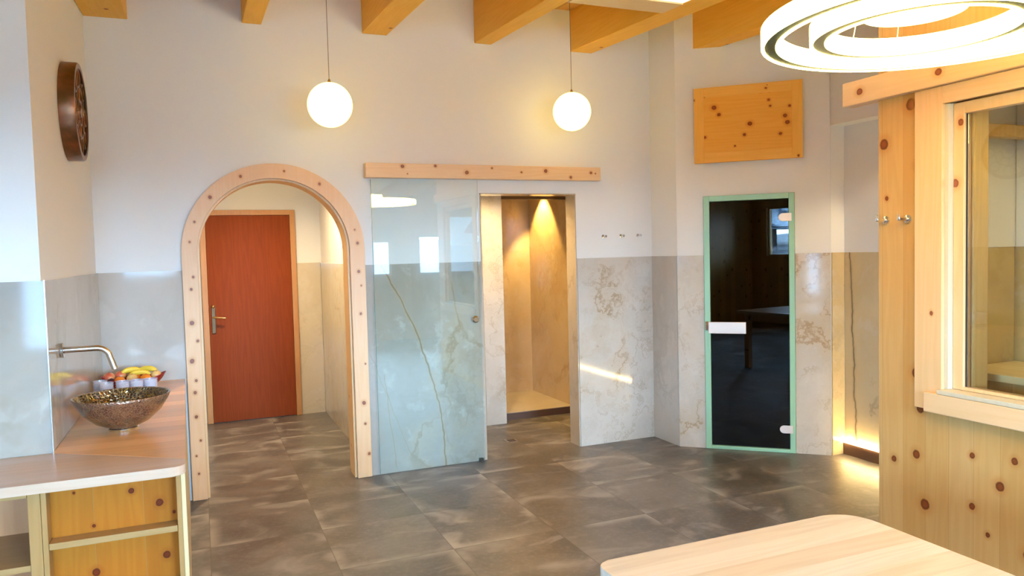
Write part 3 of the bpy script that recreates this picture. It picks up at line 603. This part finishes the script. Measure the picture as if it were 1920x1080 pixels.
# ------------------------------------------------------------------ vessel sink
def mk_crackle():
    s = NT('crackle_glass'); p = s.n('ShaderNodeTexCoord').outputs['Object']
    k = s.n('ShaderNodeTexVoronoi', feature='DISTANCE_TO_EDGE'); s.put(k.inputs['Vector'], p); k.inputs['Scale'].default_value = 95
    e = s.ss(k.outputs['Distance'], .0, .18, 1., 0.); n = s.noise(p, 18, 4, .7)
    col = s.mix(s.ss(n, .35, .65), (.12, .045, .028), (.22, .11, .05)); col = s.mix(s.ma('MULTIPLY', e, .45), col, (.42, .26, .16))
    return s.bsdf(col, .16, .45, bump=k.outputs['Distance'], bstr=.5, bdist=.006, Coat_Weight=.6)
CRACK = mk_crackle()
def mk_crackin():
    s = NT('crackle_glass_inside'); p = s.n('ShaderNodeTexCoord').outputs['Object']
    k = s.n('ShaderNodeTexVoronoi', feature='DISTANCE_TO_EDGE'); s.put(k.inputs['Vector'], p); k.inputs['Scale'].default_value = 75
    e = s.ss(k.outputs['Distance'], .02, .15, 1., 0.); n = s.noise(p, 14, 3, .6)
    col = s.mix(s.ss(n, .4, .6), (.30, .20, .05), (.46, .38, .24)); col = s.mix(e, (.07, .045, .03), col)
    return s.bsdf(col, .12, .7, bump=k.outputs['Distance'], bstr=.9, bdist=.008, Coat_Weight=.8)
vs_ = thing('vessel_sink', 'brown crackle-glass wash basin standing on the worktop under the steel spout', 'sink', (-.358, 3.90, ZC))
RB = .207
MB().lathe([(0, .012), (.060, .012), (.063, .016), (.115, .040), (.165, .085), (.196, .135), (RB, .160), (RB-.002, .164), (RB-.009, .162)], 72).build('bowl', CRACK, vs_, smooth=True, sharp=60)
MB().lathe([(RB-.009, .162), (.184, .130), (.152, .084), (.105, .046), (.050, .027), (.018, .025), (0, .025)], 72).build('bowl_inside', mk_crackin(), vs_, smooth=True, sharp=60)
MB().lathe([(0, .001), (.062, .001), (.064, .004), (.064, .010), (.060, .012), (0, .012)], 48).build('base_ring', CHROME, vs_, smooth=True)
MB().lathe([(0, .028), (.022, .028), (.024, .0255), (0, .0255)], 24).build('drain', CHROME, vs_, smooth=True)
fc = thing('wall_spout', 'brushed steel water spout projecting from the tiled wall over the basin', 'faucet', (-.5895, 3.87, 1.205))
path = [(0, 0, 0), (.13, 0, .001)]
for k in range(1, 9):
    a = math.radians(60*k/8); path.append((.142+.055*math.sin(a), 0, .001-.055*(1-math.cos(a))))
lx, lz = path[-1][0], path[-1][2]; path.append((lx+.045*math.cos(math.radians(60)), 0, lz-.045*2*math.sin(math.radians(60))*.95))
MB().tube(path, .0135, 20).build('spout', STEEL, fc, smooth=True)
MB().lathe([(0, .001), (.033, .001), (.034, .003), (.034, .011), (.032, .013), (0, .013)], 32, (0, 0, 0), 'x').build('escutcheon', STEEL, fc, smooth=True)

# ------------------------------------------------------------------ fruit bowl
fb = thing('fruit_bowl', 'dark red leaf-shaped bowl of fruit at the back of the worktop', 'bowl', (-.395, 5.04, ZC))
REDL = flat('red_lacquer', (.30, .012, .015), .18)
mb = MB(); rings = []
NS = 40
for (f, h) in ((0, .004), (.42, .002), (.46, .006), (.70, .024), (.88, .048), (1., .074)):
    rg = []
    for k in range(NS):
        a = 2*PI*k/NS; tip = max(0, math.cos(a))**8+max(0, -math.cos(a))**8
        rx, ry = .155, .115; s_ = 1+.17*tip
        rg.append(mb.b.verts.new((f*rx*math.cos(a)*s_, f*ry*math.sin(a), h+.030*tip*(f**4))))
    rings.append(rg)
for f, h in ((.97, .072), (.84, .046), (.60, .024), (.36, .010)):
    rg = []
    for k in range(NS):
        a = 2*PI*k/NS; tip = max(0, math.cos(a))**8+max(0, -math.cos(a))**8; s_ = 1+.17*tip
        rg.append(mb.b.verts.new((f*.155*math.cos(a)*s_, f*.115*math.sin(a), h+.006+.030*tip*(f**4))))
    rings.append(rg)
for a_, b_ in zip(rings, rings[1:]):
    for k in range(NS): mb.b.faces.new([a_[k], a_[(k+1) % NS], b_[(k+1) % NS], b_[k]])
mb.b.faces.new(rings[0][::-1]); mb.b.faces.new(rings[-1])
mb.build('bowl_body', REDL, fb, smooth=True, sharp=50)
MB().lathe([(0, .0005), (.055, .0005), (.050, .003), (0, .003)], 24).build('foot', REDL, fb)
def fruit_mat(name, a, b, sc=9, rough=.45):
    s = NT(name); p = s.n('ShaderNodeTexCoord').outputs['Object']
    return s.bsdf(s.mix(s.ss(s.noise(p, sc, 3), .35, .65), a, b), rough, bump=s.noise(p, 180, 2), bstr=.12, bdist=.002)
ORG = fruit_mat('orange_peel', (.90, .20, .01), (.85, .26, .02)); APL = fruit_mat('apple_skin', (.62, .10, .05), (.80, .42, .16), 18, .3); APL2 = fruit_mat('yellow_apple_skin', (.85, .52, .16), (.72, .28, .10), 14, .3)
BANM = fruit_mat('banana_peel', (.90, .62, .05), (.80, .50, .04), 12, .45); PLM = fruit_mat('plum_skin', (.06, .01, .03), (.10, .02, .04), 10, .3); STEM = flat('fruit_stem', (.12, .08, .03), .8)
bx, by, bz_ = -.395, 5.04, ZC
def fruit(name, cat, x, y, z, r, mat, label, group, sq=.92):
    t = thing(name, label, cat, (bx+x, by+y, bz_+z-r*sq), 0, group)
    MB().lathe([(0, r*sq*.08)]+[(r*math.sin(PI*k/16)*(1 if k < 15 else .95), r*sq*(1-math.cos(PI*k/16))+(0)) for k in range(1, 16)]+[(.10*r, r*sq*2*.965), (0, r*sq*2*.94)], 28).build('flesh', mat, t, smooth=True, sharp=80)
    MB().tube([(0, 0, r*sq*1.88), (.002, 0, r*sq*2.06)], .0022, 6).build('stem', STEM, t)
fruit('tangerine', 'tangerine', -.068, -.062, .074, .030, ORG, 'bright orange tangerine at front left of the red fruit bowl', 'tangerines in the fruit bowl', .85)
fruit('tangerine', 'tangerine', .070, -.055, .076, .031, ORG, 'bright orange tangerine at the right front of the red fruit bowl', 'tangerines in the fruit bowl', .85)
fruit('tangerine', 'tangerine', .012, .010, .072, .030, ORG, 'orange tangerine half hidden in the middle of the red fruit bowl', 'tangerines in the fruit bowl', .85)
fruit('apple', 'apple', -.128, -.015, .090, .034, APL, 'red and yellow apple at the left end of the fruit bowl', 'apples in the fruit bowl')
fruit('apple', 'apple', -.002, -.058, .080, .032, APL2, 'yellowish apple between the two front tangerines', 'apples in the fruit bowl')
fruit('apple', 'apple', .126, -.015, .086, .030, APL2, 'yellowish apple near the right tip of the fruit bowl', 'apples in the fruit bowl')
fruit('apple', 'apple', -.072, .030, .092, .032, APL, 'red apple at the back left of the fruit bowl, beside the bananas', 'apples in the fruit bowl')
fruit('plum', 'plum', -.112, -.058, .072, .021, PLM, 'small dark plum at the front left rim of the fruit bowl', None)
def banana(x, y, z, rot, label):
    t = thing('banana', label, 'banana', (bx+x, by+y, bz_+z), rot, 'bananas in the fruit bowl'); n = 12; P = []; Rr = []
    for k in range(n+1):
        a = (k/n-.5)*1.5; P.append((.085*math.sin(a), 0, .085*(math.cos(a)-1)*.75)); Rr.append(.0165*(1-abs(k/n*2-1)**3*.62))
    MB().tube(P, Rr, 10).build('peel', BANM, t, smooth=True)
    MB().tube([P[0], (P[0][0]-.008, 0, P[0][2]-.012)], [.006, .005], 8).build('stem', STEM, t)
banana(-.010, .030, .124, .25, 'yellow banana lying across the left back of the fruit bowl')
banana(.075, .045, .122, -.35, 'yellow banana lying across the right back of the fruit bowl')
banana(.035, .004, .108, .05, 'yellow banana in the middle of the fruit bowl, below the other two')

# ------------------------------------------------------------------ stacked tumblers
def mk_cup():
    s = NT('tumbler_plastic'); b = s.n('ShaderNodeBsdfPrincipled'); b.inputs['Base Color'].default_value = (.78, .78, .88, 1); b.inputs['Roughness'].default_value = .15
    t = s.n('ShaderNodeBsdfTransparent'); x = s.n('ShaderNodeMixShader'); x.inputs[0].default_value = .30
    s.t.links.new(t.outputs[0], x.inputs[1]); s.t.links.new(b.outputs[0], x.inputs[2]); s.t.links.new(x.outputs[0], s.out.inputs[0]); return s.m
CUPG = mk_cup()
def cup():
    b, t, hh = .027, .036, .066
    return MB().lathe([(0, .001), (b, .001), (b+.002, .004), (t, hh-.003), (t+.0025, hh-.002), (t+.0025, hh+.001), (t-.001, hh), (b, .006), (0, .004)], 28)
base = tag(cup().build('drinking_tumbler', CUPG, smooth=True, loc=(0, 0, 0)), '', 'cup', 'clear tumblers nested in stacks')
spots = [(-.545, 4.79, 'leftmost stack by the wall tiles'), (-.505, 4.70, 'second stack from the wall tiles'), (-.425, 4.72, 'third stack from the wall tiles'), (-.355, 4.72, 'stack under the right front tangerine'), (-.285, 4.73, 'rightmost stack'), ]
lev = ['bottom', 'second', 'third', 'fourth']
levn = ['lowest clear tumbler in the %s behind the basin', 'second-lowest clear tumbler in the %s behind the basin', 'second-highest clear tumbler in the %s behind the basin', 'topmost clear tumbler in the %s behind the basin']
first = True
for (x, y, nm) in spots:
    for k in range(4):
        loc = (x, y, ZC+.0005+.0140*k); lab = levn[k] % nm
        if first: base.location = loc; base['label'] = lab; first = False
        else: dup(base, loc, lab)

# ------------------------------------------------------------------ floor drain
fd = thing('floor_drain', 'small square metal drain in the floor inside the square doorway', 'floor drain', (2.366, 5.80, .0))
MB().box(-.05, .05, -.05, .05, .0005, .003).build('drain_frame', STEEL, fd)
mb = MB()
for k in range(5): mb.box(-.035, .035, -.035+k*.016, -.029+k*.016, .0031, .004)
mb.build('slots', BLACK, fd)

# ------------------------------------------------------------------ table
tb = thing('dining_table', 'pale beech table with rounded corners in the foreground', 'table', (1.40, .80, 0))
def rrect(x0, x1, y0, y1, r, z):
    P = []
    for (c, a) in (((x1-r, y1-r), 0), ((x0+r, y1-r), PI/2), ((x0+r, y0+r), PI), ((x1-r, y0+r), 3*PI/2)):
        P += [(c[0]+r*math.cos(a+PI/2*i/8), c[1]+r*math.sin(a+PI/2*i/8), z) for i in range(9)]
    return P
P = [(.455, -.9), (.455, .86)]
tp = []
def fil(c, r, a0, a1): return [(c[0]+r*math.cos(math.radians(a0+(a1-a0)*i/8)), c[1]+r*math.sin(math.radians(a0+(a1-a0)*i/8))) for i in range(9)]
tp = fil((.365, .865), .10, 0, 90) + fil((-.405, .925), .04, 90, 180) + fil((-.405, -.86), .04, 180, 270) + fil((.425, -.86), .04, 270, 360)
MB().prism([(x, y, .715) for x, y in tp], (0, 0, .035), bev=.003).build('tabletop', TABLEW, tb)
for x in (-.36, .38):
    for y in (-.80, .82): MB().box(x-.035, x+.035, y-.035, y+.035, .001, .7145, .004).build('leg', CASEW, tb)
MB().box(-.32, .34, .80, .825, .62, .7145).build('apron', CASEH, tb); MB().box(-.32, .34, -.81, -.785, .62, .7145).build('apron', CASEH, tb)

# ------------------------------------------------------------------ pine sauna cabin at right
cab = thing('pine_sauna_cabin', 'knotty pine cabin wall with a glazed window on the right', 'sauna cabin')
XC = 3.0; YE = 2.645; YN = .85; ZR = zc(YE, 3.40)
wy0, wy1, wz0, wz1 = 1.10, 2.305, .93, 2.19      # window hole
mb = MB()
mb.box(XC, XC+.05, wy1, YE, .001, ZR-.01).box(XC, XC+.05, YN, wy0, .001, 3.19).box(XC, XC+.05, wy0, wy1, .001, wz0).box(XC, XC+.05, wy0, wy1, wz1, 3.19)
mb.build('cladding', CLADW, cab)
MB().box(XC+.0505, 3.95, YE-.045, YE, .001, 3.24).build('end_wall', CLADW, cab)
MB().box(3.90, 3.95, YN, YE-.046, .001, 2.5).build('inner_wall', onyx('onyx_cabin', base=(.62, .48, .22), base2=(.52, .38, .14), amt=.4, seed=70.), cab)
MB().box(XC+.051, 3.95, YN, YN+.04, .001, 3.19).build('near_wall', CLADW, cab)
MB().box(3.13, 3.899, 2.585, 2.5985, 1.555, 2.4).box(3.885, 3.899, YN+.05, 2.58, 1.555, 2.4).build('inner_plaster', PLASTER, cab)
MB().box(3.13, 3.884, 2.586, 2.5985, .001, 1.553).build('inner_tiles', onyx('onyx_cabin_end', base=(.62, .48, .22), base2=(.52, .38, .14), amt=.4, seed=74.), cab)
MB().box(3.06, 3.884, YN+.05, 2.58, 2.40, 2.43).build('cabin_ceiling', pine('cabin_plank', base=(.78, .62, .36), dark=(.7, .5, .26), grain='y', cross='x', board=.1), cab)
MB().box(3.11, 3.86, 2.46, 2.52, 2.09, 2.15, .004).build('inner_rail', INNERW, cab)
bn = MB().box(3.42, 3.88, YN+.06, 2.575, .93, .965, .003).build('bench', pine('bench_top_pine', base=(.86, .72, .42), dark=(.8, .62, .3), grain='y', cross='x', board=.12), cab)
MB().box(3.46, 3.48, YN+.06, 2.575, .001, .925).build('bench_front', INNERW, cab)
# header beam standing proud of the cladding, projecting beyond the corner
MB().box(XC-.045, XC-.001, YN, 2.82, 2.262, 2.376, .004).build('header_board', HEADW, cab)
MB().box(XC, XC+.03, YE+.001, 2.82, 2.262, 2.30, .002).build('header_return', HEADW, cab)
# casing
MB().box(XC-.020, XC-.001, 2.30, 2.435, .845, 2.2605, .002).build('casing_side', CASEW, cab)
MB().box(XC-.020, XC-.001, 1.05, 2.299, 2.185, 2.2605, .002).build('casing_top', CASEH, cab)
MB().box(XC-.045, XC-.001, 1.0, 2.37, .838, .925, .004).build('sill_board', CASEH, cab)
MB().box(XC-.045, XC+.12, wy0, wy1-.001, .926, .945, .002).build('window_sill', CASEP, cab)
MB().box(XC, XC+.075, wy1-.020, wy1-.001, .946, 2.184).build('reveal', CASEP, cab)
wf = MB().box(XC+.03, XC+.075, 2.235, 2.284, .946, 2.184, .002).box(XC+.03, XC+.075, wy0, wy0+.05, .946, 2.184, .002).box(XC+.03, XC+.075, wy0+.05, 2.235, 2.135, 2.184, .002).box(XC+.03, XC+.075, wy0+.05, 2.235, .946, .960, .002).build('window_frame', CASEW, cab)
MB().box(XC+.046, XC+.056, wy0+.051, 2.234, .961, 2.134).build('glass_pane', GWIN, cab)
MB().box(XC+.042, XC+.046, 2.228, 2.234, .961, 2.134).build('seal', BLACK, cab)
MB().box(XC+.10, XC+.20, 2.24, 2.33, .75, 2.35, .012).build('inner_post', INNERW, cab)
MB().box(XC+.16, XC+.23, 2.31, 2.38, .75, 2.35, .012).build('inner_post', INNERW, cab)
MB().box(XC+.076, XC+.20, wy0, 2.235, 2.20, 2.27, .004).build('inner_lintel', INNERW, cab)

# ------------------------------------------------------------------ warm room lamps (hall, shower, cabin)
def downlight(loc, label, energy, col, size, blend=.6, to=(0, 0, -1)):
    t = thing('recessed_downlight', label, 'ceiling light', loc)
    MB().lathe([(.030, -.003), (.045, -.003), (.045, -.0005), (.030, -.0005), (.030, -.003)], 32).build('bezel', STEEL, t)
    MB().lathe([(0, -.0015), (.0295, -.0015), (.0295, -.0005), (0, -.0005)], 32).build('lens', emit('downlight_lens', col, 8.), t)
    s_ = spot('downlight_beam', (0, 0, -.02), energy, col, size, blend, .03, to); s_.parent = t
downlight((.50, 6.50, 2.75), 'small round ceiling spot in the hall behind the arch', 215, (1., .77, .44), math.radians(138), .9)
downlight((4.40, 3.45, 2.462), 'small round spot under the bulkhead over the lit passage', 26, (1., .80, .50), math.radians(110), .4, (-.15, .1, -1))
downlight((3.17, 7.10, 2.25), 'small round ceiling spot inside the shower', 85, (1., .66, .20), math.radians(80), .35, (.30, .05, -1))
downlight((2.3, 5.95, 2.25), 'small round ceiling spot between doorway and shower', 85, (1., .68, .28), math.radians(150), .9)
downlight((3.55, 1.75, 2.40), 'small round ceiling spot inside the pine cabin', 16, (1., .82, .42), math.radians(160), .9)

# ------------------------------------------------------------------ snow outside
def mk_snow():
    s = NT('snow'); p = s.n('ShaderNodeNewGeometry').outputs['Position']; return s.bsdf(s.mix(s.noise(p, .6, 4), (.06, .065, .075), (.08, .085, .095)), .7)
SNOW = mk_snow()
mb = MB(); g = [[mb.b.verts.new((-70+i*8, -3.6-j*4, -.5 + .075*max(0, j*4-3) + (.4*math.sin(i*1.3+j*.7)))) for i in range(19)] for j in range(12)]
for j in range(11):
    for i in range(18): mb.b.faces.new([g[j][i], g[j+1][i], g[j+1][i+1], g[j][i+1]])
o = mb.build('snow_field', SNOW, smooth=True); tag(o, 'snow covered slope outside the windows', 'snow'); o['kind'] = 'stuff'
def mk_tree():
    s = NT('snowy_conifer'); p = s.n('ShaderNodeNewGeometry').outputs['Position']; n = s.noise(p, 1.6, 5, .7)
    return s.bsdf(s.mix(s.ss(n, .42, .56), (.015, .03, .05), (.30, .34, .40)), .8)
TREE = mk_tree(); BARK = flat('bark', (.08, .06, .05), .9)
first = None
for k in range(10):
    x = -44+k*4.2; y = -30-(k % 2)*5.5; h_ = random.uniform(6, 11)
    if first is None:
        first = thing('conifer_tree', 'snow dusted conifer on the slope outside the windows', 'tree', (x, y, 2.1), 0, 'conifers outside the windows')
        MB().lathe([(0, 9), (.5, 7.6), (.3, 7.5), (1.0, 5.9), (.6, 5.8), (1.5, 4.1), (.9, 4.0), (2.0, 2.2), (1.3, 2.1), (2.4, .6), (0, .7)], 14).build('crown', TREE, first)
        MB().lathe([(.22, -1), (.2, .8)], 8).build('trunk', BARK, first)
    else: dup(first, (x, y, 2.1), None, random.uniform(0, 6))
